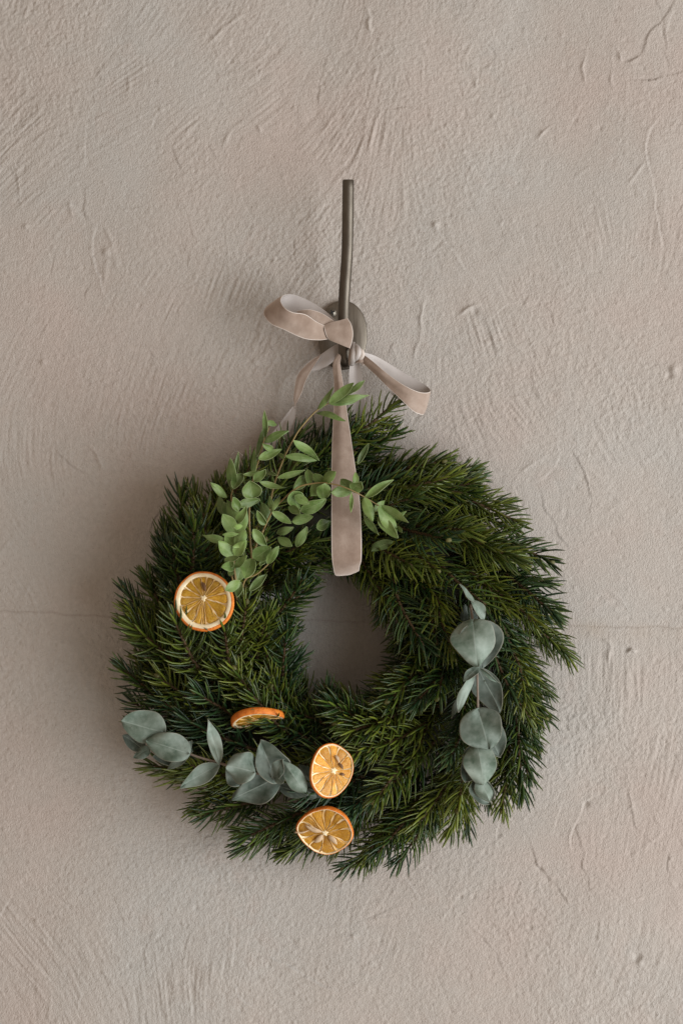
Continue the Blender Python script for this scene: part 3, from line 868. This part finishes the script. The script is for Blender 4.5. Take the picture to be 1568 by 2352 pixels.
def build_green():
    cA = crop(439.04, 846.7, 0.34); G = M['green_leaf']
    r1 = empty('eucalyptus_branch', P(578, 1284, .12))
    tag(r1, 'small leaved green eucalyptus branch reaching up and right across the ribbon', 'eucalyptus')
    r2 = empty('eucalyptus_branch', P(541, 1340, .12))
    tag(r2, 'small leaved green eucalyptus branch hanging straight down above the left orange slice', 'eucalyptus')
    gs = M['green_stem']
    add_stem(r1, cA, [(410, 1285, .128), (440, 1190, .128), (490, 1085, .126), (530, 960, .122), (545, 850, .120), (575, 740, .118), (635, 585, .112), (690, 480, .106), (740, 400, .100), (840, 290, .093), (935, 230, .090), (1050, 180, .089)], .0010, .0005, gs)
    add_stem(r1, cA, [(490, 1085, .128), (550, 960, .134), (625, 880, .138), (700, 815, .140), (770, 785, .142), (890, 772, .144), (1000, 790, .146), (1090, 825, .146), (1165, 865, .142), (1265, 925, .138)], .0008, .0005, gs)
    add_stem(r1, cA, [(410, 1285, .130), (395, 1090, .132), (395, 920, .132), (415, 760, .128), (455, 620, .116), (490, 490, .106), (530, 390, .100)], .0009, .0005, gs)
    add_stem(r1, cA, [(300, 720, .116), (265, 605, .100), (285, 565, .094), (310, 558, .090), (350, 590, .084)], .0005, .0005, M['silver_stem'])
    add_stem(r2, cA, [(304, 1440, .142), (290, 1335, .144), (292, 1260, .146), (298, 1150, .147), (306, 1050, .146), (290, 940, .140), (270, 870, .134), (285, 810, .128), (310, 740, .122)], .0009, .0005, gs)
    add_stem(r2, cA, [(345, 1490, .128), (370, 1420, .132), (440, 1390, .133), (520, 1320, .134), (560, 1260, .134)], .0008, .0005, gs)
    add_stem(r2, cA, [(310, 1560, .118), (275, 1400, .132), (265, 1340, .136)], .0009, .0006, gs)
    L1 = [  # base, tip, width, shape, tone with shade and light painted in, extra depth
        ((845, 285), (962, 122), 44, 'lance', .85, 0), ((930, 235), (1100, 95), 74, 'oval', .85, .004), ((1050, 180), (1172, 80), 50, 'lance', .85, .001),
        ((945, 232), (1203, 178), 58, 'lance', .85, .000), ((935, 238), (1125, 215), 62, 'lance', .95, -.002), ((845, 300), (1045, 355), 50, 'lance', .85, .006),
        ((690, 485), (865, 622), 66, 'lance', 1.05, .006), ((635, 590), (848, 622), 64, 'lance', 1.0, .006), ((630, 607), (580, 568), 30, 'oval', .9, .003),
        ((500, 485), (495, 280), 44, 'lance', .7, .004), ((505, 365), (578, 378), 46, 'oval', .7, .006), ((445, 595), (488, 400), 46, 'lance', .5, -.004),
        ((495, 495), (658, 420), 62, 'oval', .75, .006), ((552, 545), (480, 505), 48, 'oval', .95, .004), ((455, 610), (610, 545), 70, 'oval', .85, .008),
        ((420, 740), (430, 550), 42, 'lance', .75, .002), ((280, 812), (265, 605), 82, 'oval', .85, .004), ((308, 720), (320, 560), 36, 'lance', .7, .001),
        ((280, 812), (355, 715), 80, 'round', .85, .008), ((350, 716), (490, 700), 36, 'lance', 1.0, .006), ((425, 755), (505, 680), 70, 'oval', .9, .006),
        ((582, 737), (770, 685), 48, 'lance', .95, .002), ((580, 722), (500, 705), 26, 'lance', .8, .002), ((460, 765), (625, 805), 48, 'lance', .85, .004),
        ((415, 872), (398, 755), 150, 'round', .85, .004), ((310, 920), (466, 885), 70, 'oval', .9, .004),
        ((690, 817), (780, 718), 78, 'oval', .95, .004), ((795, 795), (785, 680), 62, 'oval', 1.0, .007), ((890, 770), (822, 712), 72, 'oval', 1.05, .008),
        ((890, 770), (976, 696), 82, 'oval', 1.1, .009), ((890, 776), (806, 860), 100, 'round', 1.0, .006), ((895, 776), (890, 882), 112, 'round', 1.1, .012),
        ((1088, 822), (944, 836), 90, 'round', .95, .007), ((1085, 822), (1010, 750), 88, 'round', 1.0, .010), ((1085, 820), (1152, 768), 98, 'round', 1.15, .010),
        ((1098, 800), (1108, 698), 46, 'lance', 1.1, .014), ((1083, 838), (1078, 972), 32, 'lance', 1.1, .014), ((1168, 870), (1366, 752), 62, 'lance', 1.0, .006),
        ((1168, 870), (1225, 1032), 82, 'oval', 1.0, .006), ((1265, 925), (1386, 1122), 100, 'oval', 1.05, .010), ((1270, 925), (1466, 1040), 58, 'lance', 1.05, .008),
        ((1262, 1005), (1396, 1144), 84, 'oval', 1.0, .006), ((1225, 960), (1306, 893), 52, 'oval', .9, .002), ((1165, 1000), (1266, 1124), 48, 'lance', .9, .000),
        ((1360, 1022), (1452, 963), 42, 'lance', .9, .004), ((1165, 1002), (1185, 950), 36, 'oval', .9, .002), ((1380, 1060), (1422, 1106), 30, 'lance', .9, .004),
        ((688, 828), (728, 950), 128, 'round', 1.0, .010), ((700, 860), (795, 912), 70, 'oval', 1.0, .011), ((740, 962), (912, 880), 96, 'oval', .9, .004), ((662, 932), (738, 982), 62, 'oval', 1.0, .010),
        ((545, 965), (602, 862), 44, 'lance', .9, .004), ((550, 962), (528, 858), 42, 'lance', .8, .002), ((548, 966), (678, 1046), 62, 'oval', 1.0, .006), ((680, 1032), (822, 1000), 78, 'oval', .85, -.004),
        ((500, 1052), (446, 958), 58, 'oval', .95, .004), ((522, 1034), (478, 905), 80, 'oval', .7, -.010), ((588, 1140), (682, 1200), 68, 'oval', .85, -.008),
        ((710, 1202), (782, 1066), 72, 'oval', .7, -.010), ((416, 1085), (512, 1198), 78, 'oval', .9, .002), ((420, 1282), (540, 1205), 120, 'round', .85, -.002),
        ((845, 1070), (940, 1035), 84, 'round', .6, -.012), ((580, 1112), (692, 1072), 60, 'oval', .6, -.012), ((405, 1285), (362, 1418), 118, 'round', 1.1, .008),
        ((465, 1332), (502, 1290), 38, 'oval', .9, .000)]
    for b, t, w, k, tone, dd in L1:
        add_leaf(r1, cA, .34, b, t, w, dep((b[1]+t[1])/2)+dd, G, k, random.uniform(-.014, .014), tone*random.uniform(.85, 1.18))
    L2 = [((240, 872), (130, 768), 62, 'lance', .8, .000), ((215, 985), (190, 862), 62, 'oval', .65, -.006), ((245, 1000), (225, 900), 60, 'oval', .7, -.002),
        ((310, 1042), (240, 888), 84, 'oval', 1.1, .010), ((322, 960), (280, 868), 66, 'oval', 1.05, .005), ((312, 1040), (376, 925), 66, 'oval', 1.1, .009),
        ((302, 1112), (212, 982), 104, 'oval', 1.1, .012), ((305, 1130), (376, 960), 92, 'oval', 1.05, .008), ((348, 1062), (288, 1072), 38, 'oval', 1.15, .018),
        ((212, 1122), (322, 1116), 36, 'lance', 1.15, .020), ((296, 1200), (232, 1122), 92, 'round', 1.15, .013), ((300, 1196), (366, 1090), 86, 'oval', 1.15, .014),
        ((242, 1168), (76, 1124), 62, 'lance', .95, .010), ((284, 1272), (184, 1164), 90, 'oval', 1.1, .012), ((296, 1262), (372, 1160), 90, 'oval', 1.1, .013),
        ((280, 1204), (366, 1184), 34, 'lance', 1.1, .020), ((228, 1288), (326, 1274), 42, 'oval', 1.15, .020), ((288, 1338), (232, 1284), 66, 'round', 1.1, .012),
        ((290, 1340), (204, 1342), 74, 'oval', .9, .006), ((292, 1345), (376, 1262), 58, 'lance', .95, .010), ((302, 1432), (350, 1320), 84, 'oval', .75, .000),
        ((332, 1440), (228, 1498), 80, 'round', 1.0, .016), ((330, 1440), (312, 1545), 62, 'oval', .75, .000), ((395, 1502), (512, 1392), 62, 'oval', .65, -.006),
        ((515, 1318), (592, 1198), 66, 'oval', .95, .004), ((262, 1400), (275, 1330), 44, 'oval', .8, .0)]
    for b, t, w, k, tone, dd in L2:
        add_leaf(r2, cA, .34, b, t, w, dep((b[1]+t[1])/2)+dd, G, k, random.uniform(-.010, .014), tone*random.uniform(.88, 1.18))
build_green()

def build_silver():
    W = M['silver_leaf']; ss = M['silver_stem']
    c4 = crop(250.9, 1568, 0.40)
    r = empty('eucalyptus_branch', P(640, 1780, .11))
    tag(r, 'round leaved silver eucalyptus branch lying at the lower left of the wreath', 'eucalyptus')
    add_stem(r, c4, [(300, 300, .118), (455, 405, .122), (630, 460, .126), (680, 475, .128), (830, 515, .130), (955, 540, .130), (1060, 575, .124), (1130, 620, .116)], .0010, .0013, ss)
    D = lambda *a, **k: add_leaf(r, c4, .40, *a, **k)
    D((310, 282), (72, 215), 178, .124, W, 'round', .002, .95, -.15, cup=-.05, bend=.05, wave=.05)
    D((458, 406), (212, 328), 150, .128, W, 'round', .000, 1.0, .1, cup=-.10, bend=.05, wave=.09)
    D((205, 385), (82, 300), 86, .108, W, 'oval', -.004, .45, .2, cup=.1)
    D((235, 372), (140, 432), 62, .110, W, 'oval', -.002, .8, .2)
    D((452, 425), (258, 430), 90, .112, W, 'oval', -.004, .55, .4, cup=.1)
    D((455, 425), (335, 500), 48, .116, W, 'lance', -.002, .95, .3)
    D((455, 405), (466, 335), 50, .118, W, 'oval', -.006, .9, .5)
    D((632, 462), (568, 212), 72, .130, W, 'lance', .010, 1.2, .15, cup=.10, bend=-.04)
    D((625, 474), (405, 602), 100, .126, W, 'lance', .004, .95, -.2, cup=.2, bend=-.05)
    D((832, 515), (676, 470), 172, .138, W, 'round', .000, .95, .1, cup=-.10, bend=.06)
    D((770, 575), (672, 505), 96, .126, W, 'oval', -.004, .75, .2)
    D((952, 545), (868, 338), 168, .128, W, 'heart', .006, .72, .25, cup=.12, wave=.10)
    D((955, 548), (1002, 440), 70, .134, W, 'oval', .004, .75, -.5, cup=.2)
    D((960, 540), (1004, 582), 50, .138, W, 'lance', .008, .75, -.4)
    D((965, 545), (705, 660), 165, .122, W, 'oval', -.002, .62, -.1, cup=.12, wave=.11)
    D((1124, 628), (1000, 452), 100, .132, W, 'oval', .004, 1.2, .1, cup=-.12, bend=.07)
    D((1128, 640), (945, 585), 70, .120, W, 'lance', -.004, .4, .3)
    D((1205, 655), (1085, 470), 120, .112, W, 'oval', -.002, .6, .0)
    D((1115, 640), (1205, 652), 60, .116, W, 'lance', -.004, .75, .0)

    c5 = crop(940.8, 1285.8, 0.26)
    r = empty('eucalyptus_branch', P(1085, 1440, .11))
    tag(r, 'round leaved silver eucalyptus branch hanging down the right side of the wreath', 'eucalyptus')
    add_stem(r, c5, [(535, 400, .104), (560, 575, .116), (580, 780, .118), (592, 950, .122), (597, 1150, .124), (600, 1330, .128), (600, 1640, .126), (620, 1930, .120)], .0012, .0009, ss)
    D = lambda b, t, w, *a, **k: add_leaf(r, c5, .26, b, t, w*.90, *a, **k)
    D((560, 572), (480, 400), 150, .096, W, 'oval', -.004, .35, .2)  # low tone paints the shade lying on this leaf
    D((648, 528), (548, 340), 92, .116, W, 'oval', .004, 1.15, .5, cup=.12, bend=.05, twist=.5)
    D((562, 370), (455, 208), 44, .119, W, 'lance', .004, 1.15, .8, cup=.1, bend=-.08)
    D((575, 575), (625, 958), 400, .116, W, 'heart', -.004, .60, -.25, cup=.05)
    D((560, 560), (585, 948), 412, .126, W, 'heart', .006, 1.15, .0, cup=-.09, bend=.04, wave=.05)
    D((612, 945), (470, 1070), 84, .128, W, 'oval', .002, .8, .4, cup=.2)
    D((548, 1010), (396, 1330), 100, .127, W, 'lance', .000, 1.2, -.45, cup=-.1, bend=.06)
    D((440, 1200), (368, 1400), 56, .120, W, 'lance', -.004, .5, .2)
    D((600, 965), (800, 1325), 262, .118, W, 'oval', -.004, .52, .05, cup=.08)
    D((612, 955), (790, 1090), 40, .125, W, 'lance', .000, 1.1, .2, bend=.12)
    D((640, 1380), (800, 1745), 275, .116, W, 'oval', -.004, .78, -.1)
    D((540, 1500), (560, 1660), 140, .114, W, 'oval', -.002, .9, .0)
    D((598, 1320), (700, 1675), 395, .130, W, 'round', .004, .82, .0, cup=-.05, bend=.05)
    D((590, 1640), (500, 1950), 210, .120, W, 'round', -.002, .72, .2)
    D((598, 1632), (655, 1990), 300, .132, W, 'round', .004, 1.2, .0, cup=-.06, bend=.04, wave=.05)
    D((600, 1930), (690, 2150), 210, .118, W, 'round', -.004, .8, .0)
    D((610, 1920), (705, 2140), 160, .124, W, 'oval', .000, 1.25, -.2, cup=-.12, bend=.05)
build_silver()

# ---------------------------------------------------------------- dried orange slices
def build_slice(label, center, depth, outline, core, nseg, pith, rind, flesh, tilt, thick=0.0052, seeds=(), seed=1, sc=1.0, wobble=0.0018, segs=None, flat_scale=(1, 1)):
    """outline/core: layout units relative to the slice centre, y up; tilt: 3x3 rotation of the local slice (face = +Z)"""
    r = random.Random(seed)
    root = bpy.data.objects.new('orange_slice', None); col.objects.link(root); root.empty_display_size = .02
    # local x,y,z -> world x,z,-y
    B = Matrix(((1, 0, 0), (0, 0, -1), (0, 1, 0)))
    root.matrix_world = Matrix.Translation(P(center[0], center[1], depth)) @ (B @ tilt).to_4x4()
    tag(root, label, 'orange slice', 'dried orange slices on the wreath')
    K = S*sc*(DIST-depth)/DIST
    pts = [((x-core[0])*K*flat_scale[0], (y-core[1])*K*flat_scale[1]) for x, y in outline]
    cx, cy = core[0]*K*flat_scale[0], core[1]*K*flat_scale[1]
    aa = sorted((math.atan2(y, x), math.hypot(x, y)) for x, y in pts)
    ax = [a for a, _ in aa]; ar = [q for _, q in aa]
    AX = [ax[-1]-2*math.pi]+ax+[ax[0]+2*math.pi]; AR = [ar[-1]]+ar+[ar[0]]
    def Ro(a):
        a = (a+math.pi) % (2*math.pi)-math.pi
        return sum(float(np.interp((a+e+math.pi) % (2*math.pi)-math.pi, AX, AR)) for e in (-.10, -.05, 0, .05, .10))/5
    ph = r.random()*6
    def zw(a, q): return wobble*math.sin(2*a+ph)*q*q
    def child(name, vs, fs, mat, uv=None, par=root):
        me = mesh(name, vs, fs)
        me.materials.append(mat)
        if uv:
            l = me.uv_layers.new(name='polar')
            for lp in me.loops: l.data[lp.index].uv = uv[lp.vertex_index]
        o = bpy.data.objects.new(name, me); col.objects.link(o); o.parent = par
        return o
    def pt(a, q, z):
        R_ = Ro(a)*q
        return (cx+R_*math.cos(a), cy+R_*math.sin(a), z+zw(a, q))
    def ring(prof, n=96, jit=0.0, close=None):
        vs, fs = [], []
        for q, z in prof:
            for k in range(n):
                a = 2*math.pi*k/n-math.pi
                vs.append(pt(a, q+jit*math.sin(9*a+ph)+r.uniform(-jit, jit)*.6, z+r.uniform(-1, 1)*0.00008))
        for i in range(len(prof)-1):
            for k in range(n):
                k2 = (k+1) % n; fs.append((i*n+k, i*n+k2, (i+1)*n+k2, (i+1)*n+k))
        return vs, fs, n
    T = thick
    qr = 1-rind; qp = qr-pith
    # rind: back edge, bulging side, front edge
    vs, fs, n = ring([(qr, -T), (0.975, -T*.97), (1.0, -T*.62), (1.004, -T*.3), (0.99, -T*.03), (0.97, T*.03), (qr, T*.02)], 110, .003)
    child('peel', vs, fs, M['peel'])
    # pith ring with a floor under the flesh
    vs, fs, n = ring([(qr, T*.02), (qr-pith*.35, T*.05), (qr-pith*.75, T*.03), (qp, -T*.03), (qp*.985, -T*.22), (qp*.6, -T*.26), (0.04, -T*.20)], 110, .004)
    fs.append(tuple((6)*n+k for k in range(n)))
    child('pith', vs, fs, M['pith'])
    vs, fs, n = ring([(qr, -T*.98), (0.3, -T*.85), (0.03, -T*.85)], 60)
    fs = [f[::-1] for f in fs]; fs.append(tuple(2*n+k for k in range(n))[::-1])
    child('back', vs, [f[::-1] for f in fs], M['membrane'])
    # flesh segments
    if segs is None:
        cuts = []; a = r.random()*6.28
        wts = [r.uniform(.7, 1.3) for _ in range(nseg)]; tot = sum(wts)
        for w_ in wts: cuts.append(a); a += w_/tot*2*math.pi
    else: cuts = [math.radians(s) for s in segs]
    ncut = len(cuts)
    for i in range(ncut):
        a0 = cuts[i]; a1 = cuts[(i+1) % ncut]
        while a1 <= a0: a1 += 2*math.pi
        gap = 0.030
        vs, fs, uv = [], [], []
        na, nr = 9, 12
        for v in range(nr+1):
            q = v/nr
            for u in range(na+1):
                s = u/na
                # straight membranes: keep a constant gap to the neighbours
                rr = (0.055+(qp-0.055)*q)
                g = min(.42*(a1-a0), gap*0.5/max(rr, .05))
                ang = a0+g+(a1-a0-2*g)*s + 0.02*math.sin(q*9+i*2)
                corner = 1-0.10*abs(2*s-1)**4 + 0.014*math.sin(s*14+i)
                dome = 1-abs(2*s-1)**3
                z = -T*.10 - T*.10*math.sin(math.pi*q)*(.5+.5*math.sin(i*3+1)) + T*.07*dome + r.uniform(-1, 1)*.00010
                if v in (0, nr) or u in (0, na): z -= T*.16
                x_, y_, z_ = pt(ang, rr*(corner if q > .5 else 1-(1-corner)*q*2), z)
                vs.append((x_, y_, z_)); uv.append((ang, q+i*1.7))
        for v in range(nr):
            for u in range(na):
                p = v*(na+1)+u; fs.append((p, p+na+1, p+na+2, p+1)[::-1])
        fl = flesh
        child('segment', vs, [f[::-1] for f in fs] if False else fs, fl, uv)
        # membrane ridge on the cut
        vs, fs = [], []
        m_ = 14; wv = r.uniform(-.09, .09)
        for v in range(m_+1):
            q = v/m_; rr = 0.03+(qp*1.0-0.03)*q
            wd = 0.00015*(1.0-.35*q)+0.00022*r.random()
            ang = a0+wv*math.sin(q*math.pi*2)+0.05*math.sin(q*7+i*1.3)*(1-q)
            c_ = Vector(pt(ang, rr, 0)); dr = Vector((math.cos(ang), math.sin(ang), 0)); pe = Vector((-dr.y, dr.x, 0))
            zt = -T*.02+T*.03*math.sin(q*13+i)
            for (s_, z_) in ((-1.3, -T*.22), (-.6, zt), (.6, zt), (1.3, -T*.22)):
                vs.append(c_+pe*wd*s_+Vector((0, 0, z_)))
        for v in range(m_):
            for k in range(3):
                p = v*4+k; fs.append((p, p+1, p+5, p+4))
        child('membrane', vs, [f[::-1] for f in fs], M['membrane'])
    # core
    vs, fs = [], []
    n = 18
    for q, z in ((0.105, -T*.20), (0.085, -T*.02), (0.05, T*.06), (0.01, T*.03)):
        for k in range(n):
            a = 2*math.pi*k/n; w_ = 1+.28*math.sin(5*a+ph)+.15*math.sin(3*a)
            R_ = 0.0275*q*w_; vs.append((cx+R_*math.cos(a), cy+R_*math.sin(a), z+zw(a, .05)))
    for i in range(3):
        for k in range(n):
            k2 = (k+1) % n; fs.append((i*n+k, i*n+k2, (i+1)*n+k2, (i+1)*n+k))
    fs.append(tuple(3*n+k for k in range(n)))
    child('core', vs, fs, M['pith'])
    for (x0, y0, x1, y1, wd, mt, lift) in seeds:
        a = Vector((x0*K, y0*K, lift)); b = Vector((x1*K, y1*K, lift+.0008))
        vs, fs = [], []
        d = b-a; Ls = d.length; d.normalize(); pe = Vector((-d.y, d.x, 0))
        for i in range(9):
            t = i/8; ww = wd*K*.5*(max(.02, math.sin(math.pi*t**.8))**.7)
            c_ = a+d*Ls*t+Vector((0, 0, .0006*math.sin(math.pi*t)))+pe*Ls*.06*math.sin(math.pi*t)
            for k in range(8):
                w_ = 2*math.pi*k/8; vs.append(c_+pe*ww*math.cos(w_)+Vector((0, 0, 1))*ww*.5*math.sin(w_))
        for i in range(8):
            for k in range(8):
                k2 = (k+1) % 8; fs.append((i*8+k, (i+1)*8+k, (i+1)*8+k2, i*8+k2))
        fs.append(tuple(range(8))); fs.append(tuple(range(71, 63, -1)))
        child('seed', vs, fs, M[mt])
    return root

def rel(pts, c, k): return [((x-c[0])*k, -(y-c[1])*k) for x, y in pts]
def tilt(ax, ay, az=0):
    return Matrix.Rotation(math.radians(ay), 3, 'Y') @ Matrix.Rotation(math.radians(ax), 3, 'X') @ Matrix.Rotation(math.radians(az), 3, 'Z')

o1 = [(185, 800), (215, 600), (300, 440), (420, 310), (600, 215), (780, 215), (950, 250), (1100, 330), (1220, 440), (1310, 620), (1350, 800),
      (1330, 980), (1260, 1120), (1150, 1240), (1000, 1320), (800, 1370), (640, 1355), (500, 1310), (350, 1180), (250, 1040), (195, 900)]
c1 = (765, 790)
build_slice('round dried orange slice with wide white pith at the left of the wreath', (468.5, 1380.5), .126, rel(o1, c1, .12),
            (rel([(755, 730)], c1, .12)[0]), 11, .125, .075, M['flesh_olive'], tilt(-9, -7), .0062,
            seeds=[(*rel([(715, 420)], c1, .12)[0], *rel([(795, 615)], c1, .12)[0], 9, 'husk', .0001)], seed=3,
            segs=[-140, -113, -93, -84, -52, -15, 14, 38, 62, 84, 100, 128, 152, 178, 202])
o2 = [(410, 760), (430, 600), (480, 440), (570, 290), (680, 190), (800, 150), (920, 170), (1030, 240), (1130, 340), (1180, 430), (1195, 560), (1185, 680),
      (1140, 820), (1080, 930), (980, 1040), (880, 1110), (770, 1140), (650, 1120), (540, 1050), (450, 930)]
c2 = (805, 645)
build_slice('bright oval dried orange slice, upper of the two at the bottom', (761.5, 1769.5), .128, rel(o2, c2, .128),
            rel([(850, 650)], c2, .128)[0], 11, .035, .042, M['flesh_bright'], tilt(-10, 20), .0050,
            seeds=[(*rel([(885, 375)], c2, .128)[0], *rel([(950, 520)], c2, .128)[0], 8, 'seed', .0004), (*rel([(945, 520)], c2, .128)[0], *rel([(1015, 640)], c2, .128)[0], 7, 'husk', .0004),
                   (*rel([(950, 720)], c2, .128)[0], *rel([(1050, 740)], c2, .128)[0], 7, 'husk', .0001)], seed=8, flat_scale=(1.06, 1.0),
            segs=[-150, -128, -100, -82, -60, -32, 2, 44, 74, 98, 128, 158, 186])
o3 = [(165, 1700), (185, 1620), (260, 1530), (400, 1420), (560, 1350), (720, 1310), (860, 1325), (1000, 1390), (1110, 1500), (1170, 1640), (1205, 1800), (1170, 1920),
      (1080, 2030), (960, 2130), (840, 2190), (700, 2215), (570, 2170), (420, 2070), (330, 1980), (240, 1870), (180, 1770)]
c3 = (690, 1770)
build_slice('dried orange slice with pale pips, lowest on the wreath', (746, 1913), .122, rel(o3, c3, .128),
            rel([(690, 1775)], c3, .128)[0], 9, .026, .042, M['flesh_brown'], tilt(18, -4), .0062,
            seeds=[(*rel([(640, 1740)], c3, .128)[0], *rel([(345, 1600)], c3, .128)[0], 12, 'seed', .0010), (*rel([(600, 1700)], c3, .128)[0], *rel([(410, 1580)], c3, .128)[0], 5, 'seed', .0016),
                   (*rel([(650, 1800)], c3, .128)[0], *rel([(490, 1950)], c3, .128)[0], 14, 'seed', .0006), (*rel([(760, 1820)], c3, .128)[0], *rel([(905, 1985)], c3, .128)[0], 13, 'seed', .0006),
                   (*rel([(420, 1700)], c3, .128)[0], *rel([(130, 1745)], c3, .128)[0], 4, 'seed', .0016), (*rel([(330, 1750)], c3, .128)[0], *rel([(150, 1715)], c3, .128)[0], 3, 'seed', .0020)],
            seed=14, flat_scale=(1.0, 1.05), segs=[-165, -140, -104, -62, -28, 14, 40, 62, 92, 128, 152])
oc = [(62*math.cos(a), 62*math.sin(a)) for a in [k*math.pi/12 for k in range(24)]]
build_slice('dried orange slice seen edge on, tucked between the fir sprigs', (592, 1655), .101, oc, (0, 0), 10, .10, .06, M['flesh_brown'],
            tilt(72, -4, 0) if False else (Matrix.Rotation(math.radians(9), 3, 'Z') @ Matrix.Rotation(math.radians(72), 3, 'X')), .0058, seed=21, sc=1.0)

# ---------------------------------------------------------------- single leaves tucked into the fir
def tucked(tf, sc, b, t, w, d, label):
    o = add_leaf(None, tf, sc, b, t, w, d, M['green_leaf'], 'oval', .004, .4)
    o.name = 'eucalyptus_leaf'; tag(o, label, 'leaf')
c6 = crop(752.6, 909.4, .38)
tucked(c6, .38, (180, 410), (246, 288), 42, .090, 'narrow dark green leaf tucked into fir just right of the ribbon strap')
tucked(c6, .38, (262, 936), (392, 880), 74, .100, 'dark green leaf half hidden in fir beside the lower ribbon strap')
